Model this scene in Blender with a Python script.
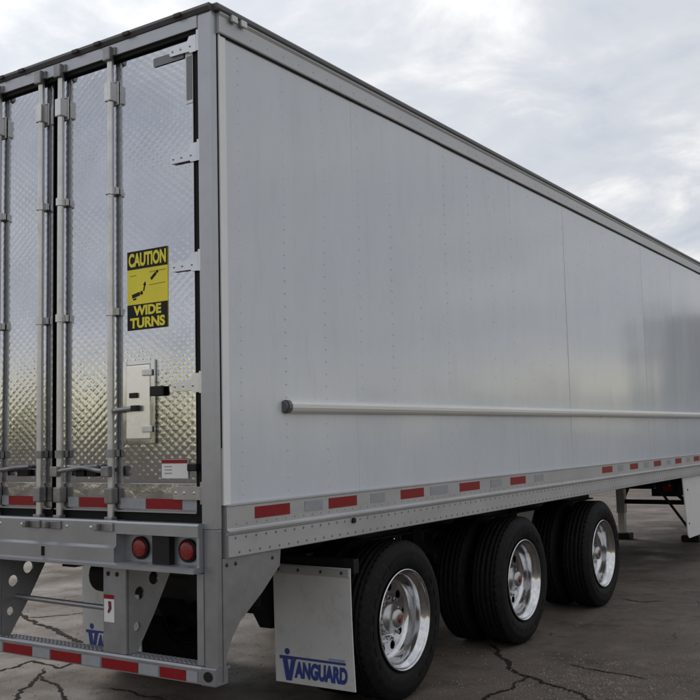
import bpy, bmesh, math, random
import numpy as np
from mathutils import Matrix, Vector
for o in list(bpy.data.objects): bpy.data.objects.remove(o)
S = bpy.context.scene
C = S.collection
R = math.radians
random.seed(7)

# ---------------------------------------------------------------- camera
YAW, PITCH, ROLL, FPX = R(-33.586), R(5.147), R(-1.350), 967.33
CAM = Vector((3.3688, -3.8089, 1.7593))
fw = Vector((math.sin(YAW)*math.cos(PITCH), math.cos(YAW)*math.cos(PITCH), math.sin(PITCH)))
r0 = Vector((math.cos(YAW), -math.sin(YAW), 0)); u0 = r0.cross(fw)
rt = math.cos(ROLL)*r0 + math.sin(ROLL)*u0
up = -math.sin(ROLL)*r0 + math.cos(ROLL)*u0
cd = bpy.data.cameras.new('camera'); cam = bpy.data.objects.new('camera', cd); C.objects.link(cam)
cam.matrix_world = Matrix(((rt.x, up.x, -fw.x, CAM.x), (rt.y, up.y, -fw.y, CAM.y), (rt.z, up.z, -fw.z, CAM.z), (0, 0, 0, 1)))
cd.sensor_width = 36; cd.lens = FPX/700*36; cd.clip_end = 3000; cd.clip_start = 0.05
S.camera = cam

# ---------------------------------------------------------------- sun, sky, exposure
SUN_AZ, SUN_EL = R(-62), R(38)           # azimuth from +Y towards +X
SUN_DIR = Vector((math.sin(SUN_AZ)*math.cos(SUN_EL), math.cos(SUN_AZ)*math.cos(SUN_EL), math.sin(SUN_EL)))
sl = bpy.data.lights.new('sun', 'SUN'); sl.energy = .6; sl.angle = R(24); sl.color = (1, .93, .84)
so = bpy.data.objects.new('sun', sl); C.objects.link(so); so.location = (-20, 12, 20)
so.rotation_euler = (-SUN_DIR).to_track_quat('-Z', 'Y').to_euler()
S.view_settings.view_transform = 'Standard'; S.view_settings.look = 'None'
S.view_settings.gamma = 1; S.view_settings.use_curve_mapping = False
S.view_settings.exposure = 0.75
S.cycles.max_bounces = 6; S.cycles.diffuse_bounces = 3; S.cycles.glossy_bounces = 4

W = bpy.data.worlds.new('World'); S.world = W; W.use_nodes = True
def world():
    nt = W.node_tree; N = nt.nodes; L = nt.links; N.clear()
    def n(t, **k):
        x = N.new(t)
        for a, v in k.items(): setattr(x, a, v)
        return x
    def m(op, a, b=None, c=None, clamp=False):
        x = n('ShaderNodeMath', operation=op, use_clamp=clamp)
        for i, v in enumerate((a, b, c)):
            if v is None: continue
            if isinstance(v, (int, float)): x.inputs[i].default_value = v
            else: L.new(v, x.inputs[i])
        return x.outputs[0]
    def ramp(f, stops, interp='EASE'):
        r = n('ShaderNodeValToRGB'); r.color_ramp.interpolation = interp
        el = r.color_ramp.elements
        while len(el) < len(stops): el.new(.5)
        for e, (p, c) in zip(el, stops): e.position = p; e.color = (c[0], c[1], c[2], 1)
        L.new(f, r.inputs[0]); return r.outputs[0]
    def mix(f, a, b, t='MIX'):
        x = n('ShaderNodeMix', data_type='RGBA', blend_type=t)
        for s, v in ((x.inputs[0], f), (x.inputs[6], a), (x.inputs[7], b)):
            if isinstance(v, (int, float)): s.default_value = v
            elif isinstance(v, tuple): s.default_value = (*v, 1)
            else: L.new(v, s)
        return x.outputs[2]
    tc = n('ShaderNodeTexCoord')
    sep = n('ShaderNodeSeparateXYZ'); L.new(tc.outputs['Generated'], sep.inputs[0])
    z = m('MAXIMUM', sep.outputs[2], 0.0)
    den = m('ADD', z, .16)
    cx = m('DIVIDE', sep.outputs[0], den); cy = m('DIVIDE', sep.outputs[1], den)
    comb = n('ShaderNodeCombineXYZ'); L.new(cx, comb.inputs[0]); L.new(cy, comb.inputs[1])
    n1 = n('ShaderNodeTexNoise'); n1.inputs['Scale'].default_value = 2.6; n1.inputs['Detail'].default_value = 6
    n1.inputs['Roughness'].default_value = .57; n1.inputs['Distortion'].default_value = .35
    L.new(comb.outputs[0], n1.inputs['Vector'])
    n2 = n('ShaderNodeTexNoise'); n2.inputs['Scale'].default_value = .8; n2.inputs['Detail'].default_value = 3
    n2.inputs['Roughness'].default_value = .5
    L.new(comb.outputs[0], n2.inputs['Vector'])
    f = m('ADD', m('MULTIPLY', n1.outputs['Fac'], .70), m('MULTIPLY', n2.outputs['Fac'], .30))
    cloud = ramp(f, [(.34, (.38, .41, .465)), (.43, (.44, .465, .51)), (.485, (.475, .495, .53)), (.535, (.555, .567, .587)), (.60, (.69, .69, .69))], 'LINEAR')
    # clouds are brighter towards the veiled sun, all round
    vd = n('ShaderNodeVectorMath', operation='DOT_PRODUCT'); L.new(tc.outputs['Generated'], vd.inputs[0])
    vd.inputs[1].default_value = SUN_DIR
    ca = m('ADD', m('MULTIPLY', vd.outputs['Value'], .5), .5, clamp=True)
    glow = m('ADD', m('MULTIPLY', m('POWER', ca, 3), .22), .72)
    glow = m('ADD', glow, m('MULTIPLY', m('POWER', ca, 18), .14))
    gl = n('ShaderNodeVectorMath', operation='SCALE'); L.new(cloud, gl.inputs[0]); L.new(glow, gl.inputs['Scale'])
    sky = n('ShaderNodeTexSky', sky_type='NISHITA'); sky.sun_disc = False
    sky.sun_elevation = SUN_EL; sky.sun_rotation = SUN_AZ; sky.dust_density = 3; sky.air_density = 1.0
    b = n('ShaderNodeVectorMath', operation='SCALE'); L.new(sky.outputs[0], b.inputs[0]); b.inputs['Scale'].default_value = .06
    cover = ramp(f, [(.33, (.86,)*3), (.42, (1,)*3)], 'LINEAR')
    col = mix(cover, b.outputs[0], gl.outputs[0])
    # hazy yellowish strip under the cloud base, the same all round the horizon
    hz = ramp(z, [(0, (1,)*3), (.04, (.95,)*3), (.068, (.30,)*3), (.10, (0,)*3)], 'LINEAR')
    warm = n('ShaderNodeVectorMath', operation='SCALE'); warm.inputs[0].default_value = (.86, .79, .52); warm.inputs['Scale'].default_value = .92
    col = mix(hz, col, warm.outputs[0])
    bg = n('ShaderNodeBackground'); L.new(col, bg.inputs[0]); bg.inputs[1].default_value = 1.0
    out = n('ShaderNodeOutputWorld'); L.new(bg.outputs[0], out.inputs[0])
world()

# ---------------------------------------------------------------- materials
MATS = {}
def mat(name, col, rough=.5, metal=0, var=.12, vscale=6, bump=0, bscale=40, rvar=.08, coat=0, stretch=(1, 1, 1), dirt=0, spec=.5):
    if name in MATS: return MATS[name]
    M = bpy.data.materials.new(name); M.use_nodes = True; MATS[name] = M
    nt = M.node_tree; N = nt.nodes; L = nt.links; P = N['Principled BSDF']
    P.inputs['Metallic'].default_value = metal; P.inputs['Specular IOR Level'].default_value = spec
    if coat: P.inputs['Coat Weight'].default_value = coat; P.inputs['Coat Roughness'].default_value = .08
    tc = N.new('ShaderNodeTexCoord'); mp = N.new('ShaderNodeMapping'); mp.inputs['Scale'].default_value = stretch
    L.new(tc.outputs['Object'], mp.inputs[0])
    nz = N.new('ShaderNodeTexNoise'); nz.inputs['Scale'].default_value = vscale; nz.inputs['Detail'].default_value = 4; nz.inputs['Roughness'].default_value = .62
    L.new(mp.outputs[0], nz.inputs['Vector'])
    mx = N.new('ShaderNodeMix'); mx.data_type = 'RGBA'
    rm = N.new('ShaderNodeMapRange'); rm.inputs[1].default_value = .3; rm.inputs[2].default_value = .7
    L.new(nz.outputs['Fac'], rm.inputs[0]); L.new(rm.outputs[0], mx.inputs[0])
    mx.inputs[6].default_value = (*[c*(1-var) for c in col], 1); mx.inputs[7].default_value = (*[min(1, c*(1+var)) for c in col], 1)
    last = mx.outputs[2]
    if dirt:
        nd = N.new('ShaderNodeTexNoise'); nd.inputs['Scale'].default_value = vscale*2.7; nd.inputs['Detail'].default_value = 5; nd.inputs['Roughness'].default_value = .75
        L.new(mp.outputs[0], nd.inputs['Vector'])
        rr = N.new('ShaderNodeMapRange'); rr.inputs[1].default_value = .52; rr.inputs[2].default_value = .74; rr.inputs[4].default_value = dirt
        L.new(nd.outputs['Fac'], rr.inputs[0])
        m2 = N.new('ShaderNodeMix'); m2.data_type = 'RGBA'; L.new(rr.outputs[0], m2.inputs[0]); L.new(last, m2.inputs[6])
        m2.inputs[7].default_value = (.13, .115, .10, 1); last = m2.outputs[2]
    L.new(last, P.inputs['Base Color'])
    r2 = N.new('ShaderNodeMapRange'); r2.inputs[3].default_value = max(.02, rough-rvar); r2.inputs[4].default_value = min(1, rough+rvar)
    L.new(nz.outputs['Fac'], r2.inputs[0]); L.new(r2.outputs[0], P.inputs['Roughness'])
    if bump:
        nb = N.new('ShaderNodeTexNoise'); nb.inputs['Scale'].default_value = bscale; nb.inputs['Detail'].default_value = 4
        L.new(mp.outputs[0], nb.inputs['Vector'])
        bp = N.new('ShaderNodeBump'); bp.inputs['Strength'].default_value = 1; bp.inputs['Distance'].default_value = bump
        L.new(nb.outputs['Fac'], bp.inputs['Height']); L.new(bp.outputs[0], P.inputs['Normal'])
    return M
WHITE = mat('white_painted_panel', (.63, .668, .725), .12, var=.03, vscale=2.2, bump=.0010, bscale=1.7, rvar=.03, stretch=(1, 1.6, .35), dirt=.10)
TRIM = mat('pale_trim', (.80, .81, .83), .3, var=.03)
ALU = mat('brushed_aluminium', (.40, .41, .44), .34, .72, var=.05, vscale=5, bump=.0004, bscale=25, dirt=.10)
RAILM = mat('rail_aluminium', (.47, .475, .49), .45, .45, var=.08, vscale=4, bump=.0006, bscale=18, stretch=(1, .4, 1), dirt=.14)
GALV = mat('galvanised_steel', (.33, .337, .36), .40, .75, var=.09, vscale=9, bump=.0004, bscale=60, dirt=.14)
STAIN = mat('stainless_sheet', (.50, .51, .545), .075, 1, var=.07, vscale=3, bump=.0003, bscale=7, rvar=.05)
POL = mat('polished_aluminium', (.64, .64, .655), .13, 1, var=.12, rvar=.09, dirt=.30, bump=.0003, bscale=30)
RODM = mat('lock_rod_steel', (.64, .635, .625), .33, .75, var=.12, vscale=8, dirt=.25)
DARKLIP = mat('dark_roof_lip', (.10, .10, .105), .5, .3, var=.2)  # on the trailer lips, reflection of dark ground put into the base colour
RUB = mat('tyre_rubber', (.0065, .0065, .007), .7, spec=.22, var=.3, vscale=9, bump=.001, bscale=90, dirt=.15)
GASK = mat('black_gasket', (.004, .004, .005), .6, spec=.2, var=.2)
BLK = mat('black_plastic', (.009, .009, .010), .45, spec=.3, var=.2)
CHAS = mat('dark_chassis_paint', (.011, .011, .012), .6, spec=.25, var=.3, vscale=5, dirt=.12)
RED = mat('red_reflective_tape', (.24, .006, .011), .36, spec=.3, var=.10, vscale=30, coat=.1)
WTAPE = mat('white_reflective_tape', (.30, .32, .35), .35, var=.08, vscale=30, coat=.1)
GTAPE = mat('grey_reflective_tape', (.20, .21, .23), .4, var=.08)
LENS = mat('red_lens', (.22, .008, .006), .25, var=.45, vscale=110, coat=.2, bump=.003, bscale=130)
AMBER = mat('amber_lens', (.5, .16, .02), .15, coat=.6)
FLAP = mat('white_flap_rubber', (.62, .62, .625), .45, var=.05, vscale=3, bump=.002, bscale=5, dirt=.22)
BLUE = mat('blue_print', (.03, .055, .26), .45, var=.12)
PBLUE = mat('pale_blue_print', (.28, .34, .52), .45)
YEL = mat('yellow_vinyl', (.84, .72, .03), .4, var=.06)
INK = mat('black_vinyl', (.008, .008, .008), .5, spec=.25)
PAPER = mat('white_vinyl', (.74, .74, .74), .4, var=.04)
CREAM = mat('polished_hatch', (.88, .87, .85), .28, .85, var=.05, bump=.0005, bscale=12)
TAR = mat('crack_tar', (.028, .023, .020), .9, spec=.08, var=.3, vscale=7)
ROOFM = mat('roof_sheet', (.55, .56, .57), .5, .3)
LEAF = mat('dark_foliage', (.045, .055, .03), .8, var=.4, vscale=1.2)
LEAF2 = mat('shrub_foliage', (.06, .075, .03), .8, var=.4, vscale=2)
BARK = mat('bark', (.06, .05, .042), .9, var=.3, bump=.01, bscale=12)
CLAD = mat('warehouse_cladding', (.07, .073, .08), .6, .0, var=.1, vscale=.6)
DOORW = mat('dock_door_paint', (.45, .45, .44), .5, var=.06)

def ground_mat():
    M = bpy.data.materials.new('old_asphalt'); M.use_nodes = True
    nt = M.node_tree; N = nt.nodes; L = nt.links; P = N['Principled BSDF']; P.inputs['Specular IOR Level'].default_value = .25
    tc = N.new('ShaderNodeTexCoord')
    def noise(s, d=5, r=.6):
        x = N.new('ShaderNodeTexNoise'); x.inputs['Scale'].default_value = s; x.inputs['Detail'].default_value = d; x.inputs['Roughness'].default_value = r
        L.new(tc.outputs['Object'], x.inputs['Vector']); return x.outputs['Fac']
    def rng(f, a, b, c=0, d=1):
        x = N.new('ShaderNodeMapRange'); L.new(f, x.inputs[0])
        for i, v in enumerate((a, b, c, d)): x.inputs[i+1].default_value = v
        return x.outputs[0]
    def mix(f, a, b, t='MIX'):
        x = N.new('ShaderNodeMix'); x.data_type = 'RGBA'; x.blend_type = t
        for s, v in ((x.inputs[0], f), (x.inputs[6], a), (x.inputs[7], b)):
            if isinstance(v, tuple): s.default_value = (*v, 1)
            elif isinstance(v, (int, float)): s.default_value = v
            else: L.new(v, s)
        return x.outputs[2]
    base = mix(rng(noise(.55), .32, .68), (.118, .093, .076), (.185, .149, .123))
    base = mix(rng(noise(3.5, 6, .72), .5, .72), base, (.24, .197, .165))
    base = mix(rng(noise(1.6, 6, .75), .52, .66, 0, .85), base, (.046, .036, .029))
    base = mix(rng(noise(14, 5, .7), .52, .70, 0, .55), base, (.045, .036, .03))
    base = mix(rng(noise(26, 4, .7), .60, .72, 0, .5), base, (.30, .26, .225))
    ag = noise(160, 3, .6)
    base = mix(rng(ag, .38, .66, 0, .62), base, (.06, .05, .043))
    base = mix(rng(noise(75, 2, .5), .63, .70, 0, .7), base, (.36, .32, .28))
    # fine hairline cracks
    vw = N.new('ShaderNodeTexVoronoi'); vw.feature = 'DISTANCE_TO_EDGE'; vw.inputs['Scale'].default_value = .62
    off = N.new('ShaderNodeTexNoise'); off.inputs['Scale'].default_value = 2.2; off.inputs['Detail'].default_value = 8
    L.new(tc.outputs['Object'], off.inputs['Vector'])
    va = N.new('ShaderNodeVectorMath'); va.operation = 'MULTIPLY_ADD'; L.new(off.outputs['Color'], va.inputs[0]); va.inputs[1].default_value = (.8, .8, .8)
    L.new(tc.outputs['Object'], va.inputs[2]); L.new(va.outputs[0], vw.inputs['Vector'])
    ck = rng(vw.outputs['Distance'], .0, .012, 1, 0)
    km = N.new('ShaderNodeMath'); km.operation = 'MULTIPLY'; L.new(ck, km.inputs[0]); L.new(rng(noise(.9, 3), .45, .6, 0, .8), km.inputs[1])
    base = mix(km.outputs[0], base, (.035, .03, .028))
    L.new(base, P.inputs['Base Color'])
    L.new(rng(noise(1.2), .35, .65, .42, .85), P.inputs['Roughness'])
    hm = N.new('ShaderNodeMath'); hm.operation = 'MULTIPLY_ADD'; L.new(noise(7, 5, .7), hm.inputs[0]); hm.inputs[1].default_value = 2.2
    L.new(ag, hm.inputs[2])
    hs = N.new('ShaderNodeMath'); hs.operation = 'MULTIPLY_ADD'; L.new(km.outputs[0], hs.inputs[0]); hs.inputs[1].default_value = -1.2; L.new(hm.outputs[0], hs.inputs[2])
    bp = N.new('ShaderNodeBump'); bp.inputs['Distance'].default_value = .006; bp.inputs['Strength'].default_value = .8
    L.new(hs.outputs[0], bp.inputs['Height']); L.new(bp.outputs[0], P.inputs['Normal'])
    return M
ASPH = ground_mat()

# ---------------------------------------------------------------- mesh builder
class MB:
    def __init__(s): s.v = []; s.f = []; s.sm = []
    def add(s, v, f, smooth=False):
        b = len(s.v); s.v += [tuple(p) for p in v]; s.f += [tuple(b+i for i in q) for q in f]; s.sm += [smooth]*len(f); return s
    def box(s, x0, x1, y0, y1, z0, z1, bev=0):
        if bev:
            bm = bmesh.new(); bmesh.ops.create_cube(bm, size=1)
            for v in bm.verts: v.co = ((x0+x1)/2+v.co.x*(x1-x0), (y0+y1)/2+v.co.y*(y1-y0), (z0+z1)/2+v.co.z*(z1-z0))
            bmesh.ops.bevel(bm, geom=list(bm.edges), offset=bev, segments=2, affect='EDGES', profile=.6)
            bm.verts.index_update(); s.add([v.co for v in bm.verts], [[v.index for v in f.verts] for f in bm.faces]); bm.free(); return s
        return s.add([(x, y, z) for x in (x0, x1) for y in (y0, y1) for z in (z0, z1)],
                     [(0, 1, 3, 2), (4, 6, 7, 5), (0, 4, 5, 1), (2, 3, 7, 6), (0, 2, 6, 4), (1, 5, 7, 3)])
    def prism(s, poly, ax, a, b):
        def P(t, u, w): return {'X': (t, u, w), 'Y': (u, t, w), 'Z': (u, w, t)}[ax]
        n = len(poly)
        return s.add([P(a, *p) for p in poly]+[P(b, *p) for p in poly],
                     [tuple(range(n-1, -1, -1)), tuple(range(n, 2*n))]+[(i, (i+1) % n, n+(i+1) % n, n+i) for i in range(n)])
    def tube(s, pts, r, n=10, cap=True, smooth=True):
        pts = [Vector(p) for p in pts]; rs = r if isinstance(r, (list, tuple)) else [r]*len(pts); rings = []
        for i, p in enumerate(pts):
            t = (pts[min(i+1, len(pts)-1)]-pts[max(i-1, 0)]).normalized()
            a = t.cross(Vector((0, 0, 1)) if abs(t.z) < .9 else Vector((1, 0, 0))).normalized(); b = t.cross(a)
            rings.append([p+rs[i]*(math.cos(2*math.pi*k/n)*a+math.sin(2*math.pi*k/n)*b) for k in range(n)])
        V = [v for g in rings for v in g]
        F = [(i*n+k, i*n+(k+1) % n, (i+1)*n+(k+1) % n, (i+1)*n+k) for i in range(len(pts)-1) for k in range(n)]
        s.add(V, F, smooth)
        if cap: s.add(rings[0], [tuple(range(n))]); s.add(rings[-1], [tuple(range(n-1, -1, -1))])
        return s
    def lathe(s, prof, n=64, c=(0, 0, 0), smooth=True):   # prof: (x offset, radius); axis X
        V = []; m = len(prof)
        for k in range(n):
            a = 2*math.pi*k/n; V += [(c[0]+x, c[1]+r*math.cos(a), c[2]+r*math.sin(a)) for x, r in prof]
        F = [(k*m+i, k*m+i+1, ((k+1) % n)*m+i+1, ((k+1) % n)*m+i) for k in range(n) for i in range(m-1)]
        return s.add(V, F, smooth)
    def dome(s, p, r, h, ax, n=6):   # little rivet head pointing along ax
        p = Vector(p); ax = Vector(ax); a = ax.orthogonal().normalized(); b = ax.cross(a)
        ring = lambda rr, hh: [p+ax*hh+rr*(math.cos(2*math.pi*k/n)*a+math.sin(2*math.pi*k/n)*b) for k in range(n)]
        return s.add(ring(r, 0)+ring(r*.6, h*.8)+[p+ax*h], [(k, (k+1) % n, n+(k+1) % n, n+k) for k in range(n)]+[(n+k, n+(k+1) % n, 2*n) for k in range(n)], True)
    def mesh(s, name, m):
        me = bpy.data.meshes.new(name); me.from_pydata(s.v, [], s.f); me.polygons.foreach_set('use_smooth', s.sm)
        bm = bmesh.new(); bm.from_mesh(me); bmesh.ops.recalc_face_normals(bm, faces=bm.faces); bm.to_mesh(me); bm.free()
        me.materials.append(m); return me
    def build(s, name, m, parent=None, loc=None):
        o = bpy.data.objects.new(name, s.mesh(name, m)); C.objects.link(o)
        if loc: o.location = loc
        if parent: o.parent = parent; o.matrix_parent_inverse = Matrix.Translation(-WL(parent))
        return o
def WL(o):
    p = Vector(o.location)
    return p if o.parent is None else p+o.matrix_parent_inverse.translation+WL(o.parent)
def inst(me, name, parent, loc, rotz=0):
    o = bpy.data.objects.new(name, me); C.objects.link(o); o.location = loc; o.rotation_euler.z = rotz
    if parent: o.parent = parent; o.matrix_parent_inverse = Matrix.Translation(-WL(parent))
    return o
def box(name, m, parent, *a, bev=0): return MB().box(*a, bev=bev).build(name, m, parent)
def tag(o, label, cat=None, group=None, kind=None):
    if label: o['label'] = label
    if cat: o['category'] = cat
    if group: o['group'] = group
    if kind: o['kind'] = kind
    return o
def empty(name, loc):
    o = bpy.data.objects.new(name, None); C.objects.link(o); o.location = loc; o.empty_display_size = .2; return o
def lettering(body, rect, y, m, parent, name='lettering', bold=.02, shear=0, face=-1, extrude=.0015, slant=0):
    cu = bpy.data.curves.new('t', 'FONT'); cu.body = body; cu.size = 1; cu.offset = bold; cu.shear = shear; cu.extrude = .001
    to = bpy.data.objects.new('t', cu); C.objects.link(to)
    dg = bpy.context.evaluated_depsgraph_get(); dg.update()
    me = bpy.data.meshes.new_from_object(to.evaluated_get(dg)); bpy.data.objects.remove(to)
    co = np.zeros(len(me.vertices)*3); me.vertices.foreach_get('co', co); co = co.reshape(-1, 3)
    lo = co.min(0); hi = co.max(0); x0, x1, z0, z1 = rect; out = np.empty_like(co)
    u = (co[:, 0]-lo[0])/(hi[0]-lo[0]); w = (co[:, 1]-lo[1])/(hi[1]-lo[1])
    out[:, 0] = x0+u*(x1-x0); out[:, 2] = z0+w*(z1-z0)+slant*u; out[:, 1] = y-np.where(co[:, 2] > 0, extrude, 0)
    me.vertices.foreach_set('co', out.ravel()); me.materials.clear(); me.materials.append(m); me.name = name
    o = bpy.data.objects.new(name, me); C.objects.link(o)
    o.parent = parent; o.matrix_parent_inverse = Matrix.Translation(-WL(parent)); return o

# ---------------------------------------------------------------- ground
def ground():
    g = MB()
    n = 40; Lx = [-1200, -400, -150, -60]+[-30+i*1.5 for i in range(n+1)]+[60, 150, 400, 1200]
    V = [(x, y, 0) for x in Lx for y in Lx]; m = len(Lx)
    g.add(V, [(i*m+j, (i+1)*m+j, (i+1)*m+j+1, i*m+j+1) for i in range(m-1) for j in range(m-1)])
    o = g.build('ground', ASPH); o['kind'] = 'structure'; o['label'] = 'brownish weathered asphalt lot with dark cracks'
    def crack(pts, w, seed):
        rnd = random.Random(seed); P = [Vector((x, y, 0)) for x, y in pts]; fine = []
        for a, b in zip(P[:-1], P[1:]):
            k = max(3, int((b-a).length/.03))
            for i in range(k):
                fine.append(a.lerp(b, i/k))
        fine.append(P[-1]); jx = jy = 0; mb = []; K = len(fine)
        L_, R_ = [], []
        for i, p in enumerate(fine):
            jx = jx*.85+rnd.uniform(-.016, .016); jy = jy*.85+rnd.uniform(-.016, .016)
            t = (fine[min(i+1, K-1)]-fine[max(0, i-1)]).normalized(); nn = Vector((-t.y, t.x, 0))
            taper = min(1, (i+.6)/4, (K-i-.4)/4)
            c = p+Vector((jx, jy, .004)); taper *= .54
            L_.append(c+nn*w*taper*rnd.uniform(.25, 1.3)); R_.append(c-nn*w*taper*rnd.uniform(.25, 1.3))
        b = MB(); b.add(L_+R_, [(i, i+1, K+i+1, K+i) for i in range(K-1)]); c = b.build('crack', TAR, o)
    return o, crack
GROUND, crack = ground()
def gp(px, py, z=0):
    d = rt*((px-350)/FPX)-up*((py-350)/FPX)+fw; t = (z-CAM.z)/d.z; p = CAM+d*t; return (p.x, p.y)
for i, (pts, w) in enumerate([
    ([(488, 644), (497, 652), (508, 668), (520, 672), (536, 677), (556, 685), (580, 693), (612, 712)], .036),
    ([(531, 677), (514, 687), (484, 699), (470, 712)], .030),
    ([(560, 664), (578, 667), (600, 672), (622, 675), (645, 678)], .020),
    ([(618, 598), (640, 602), (662, 601)], .020),
    ([(18, 612), (30, 620), (50, 628), (66, 636), (84, 644), (110, 654)], .055),
    ([(20, 618), (45, 617), (68, 615), (100, 611)], .030),
    ([(-20, 676), (14, 668), (34, 661), (58, 668), (86, 661), (112, 657)], .030),
    ([(46, 668), (40, 678), (22, 692), (8, 712)], .030),
    ([(40, 676), (56, 686), (68, 700), (80, 720)], .030),
    ([(102, 688), (132, 691), (170, 700)], .022)]):
    crack([gp(*p) for p in pts], w, i)

# ---------------------------------------------------------------- trailer
W_, LEN, TOP = 2.6, 16.15, 4.11
T = tag(empty('semi_trailer', (-1.3, 0, 0)), 'long white refrigerated semi trailer with polished quilted rear doors and three axles', 'trailer')

# shell
box('roof', ROOFM, T, -2.57, -.03, .12, LEN-.1, 4.04, 4.095)
box('floor', CHAS, T, -2.57, -.03, .05, LEN-.1, 1.17, 1.36)
box('front_wall', WHITE, T, -2.6, 0, LEN-.09, LEN, 1.15, 4.09, bev=.02)
# right and left walls made of riveted panels
Y0, Z0, Z1 = .098, 1.42, 3.945
pw = 1.235
for side in (1, -1):
    xs = 0 if side > 0 else -2.6
    wall = box('side_wall', TRIM, T, xs-.06*side if side > 0 else xs+.008, xs-.008 if side > 0 else xs+.06, .1, LEN-.092, 1.40, 3.96)
    k = 0; y = Y0
    while y < LEN-.11:
        y1 = min(y+pw, LEN-.1); pr = .0008*math.sin(k*2.1)
        p = MB()
        nz, ny = 16, 6; rnd = random.Random(k+50*side); a, b = rnd.uniform(0, 6), rnd.uniform(0, 6)
        def wav(yy, zz, yy0=y, yy1=y1): 
            u = (yy-yy0)/(yy1-yy0); w = (zz-Z0)/(Z1-Z0)
            return .0022*math.sin(math.pi*u)*math.sin(3.1*w*2+a)+.0016*math.sin(2*math.pi*u+b)*math.sin(math.pi*w)
        ya, yb = y+.0006, y1-.0006
        V = [(xs+side*(pr+wav(ya+(yb-ya)*i/ny, Z0+(Z1-Z0)*j/nz)), ya+(yb-ya)*i/ny, Z0+(Z1-Z0)*j/nz) for i in range(ny+1) for j in range(nz+1)]
        p.add(V, [(i*(nz+1)+j, (i+1)*(nz+1)+j, (i+1)*(nz+1)+j+1, i*(nz+1)+j+1) for i in range(ny) for j in range(nz)], True)
        bd = [i*(nz+1) for i in range(ny+1)]+[ny*(nz+1)+j for j in range(1, nz+1)]+[i*(nz+1)+nz for i in range(ny-1, -1, -1)]+[j for j in range(nz-1, 0, -1)]
        e = [V[i] for i in bd]; q = len(e)
        p.add(e+[(xs-side*.006, v[1], v[2]) for v in e], [(i, (i+1) % q, q+(i+1) % q, q+i) for i in range(q)])
        p.build('panel', WHITE, wall); y = y1; k += 1
    if side > 0:
        rv = MB(); y = .20; c = 0
        while y < 10.4:
            step = .075 if y < 3 else .15
            z = 1.47
            while z < 3.92: rv.dome((.0015, y, z), .0055, .0020, (1, 0, 0), 5); z += step
            y += .40; c += 1
        tag(rv.build('rivets', WHITE, wall), None, kind='stuff')
# light corner trim and seal beside the post
for xs, sd in ((0, 1), (-2.6, -1)):
    box('corner_trim', TRIM, T, *sorted((xs-sd*.03, xs+sd*.007)), .041, .0955, 1.42, 3.955, bev=.003)
    box('corner_seal', GASK, T, *sorted((xs-sd*.03, xs-sd*.002)), .0295, .0415, 1.72, 3.96)
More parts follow.
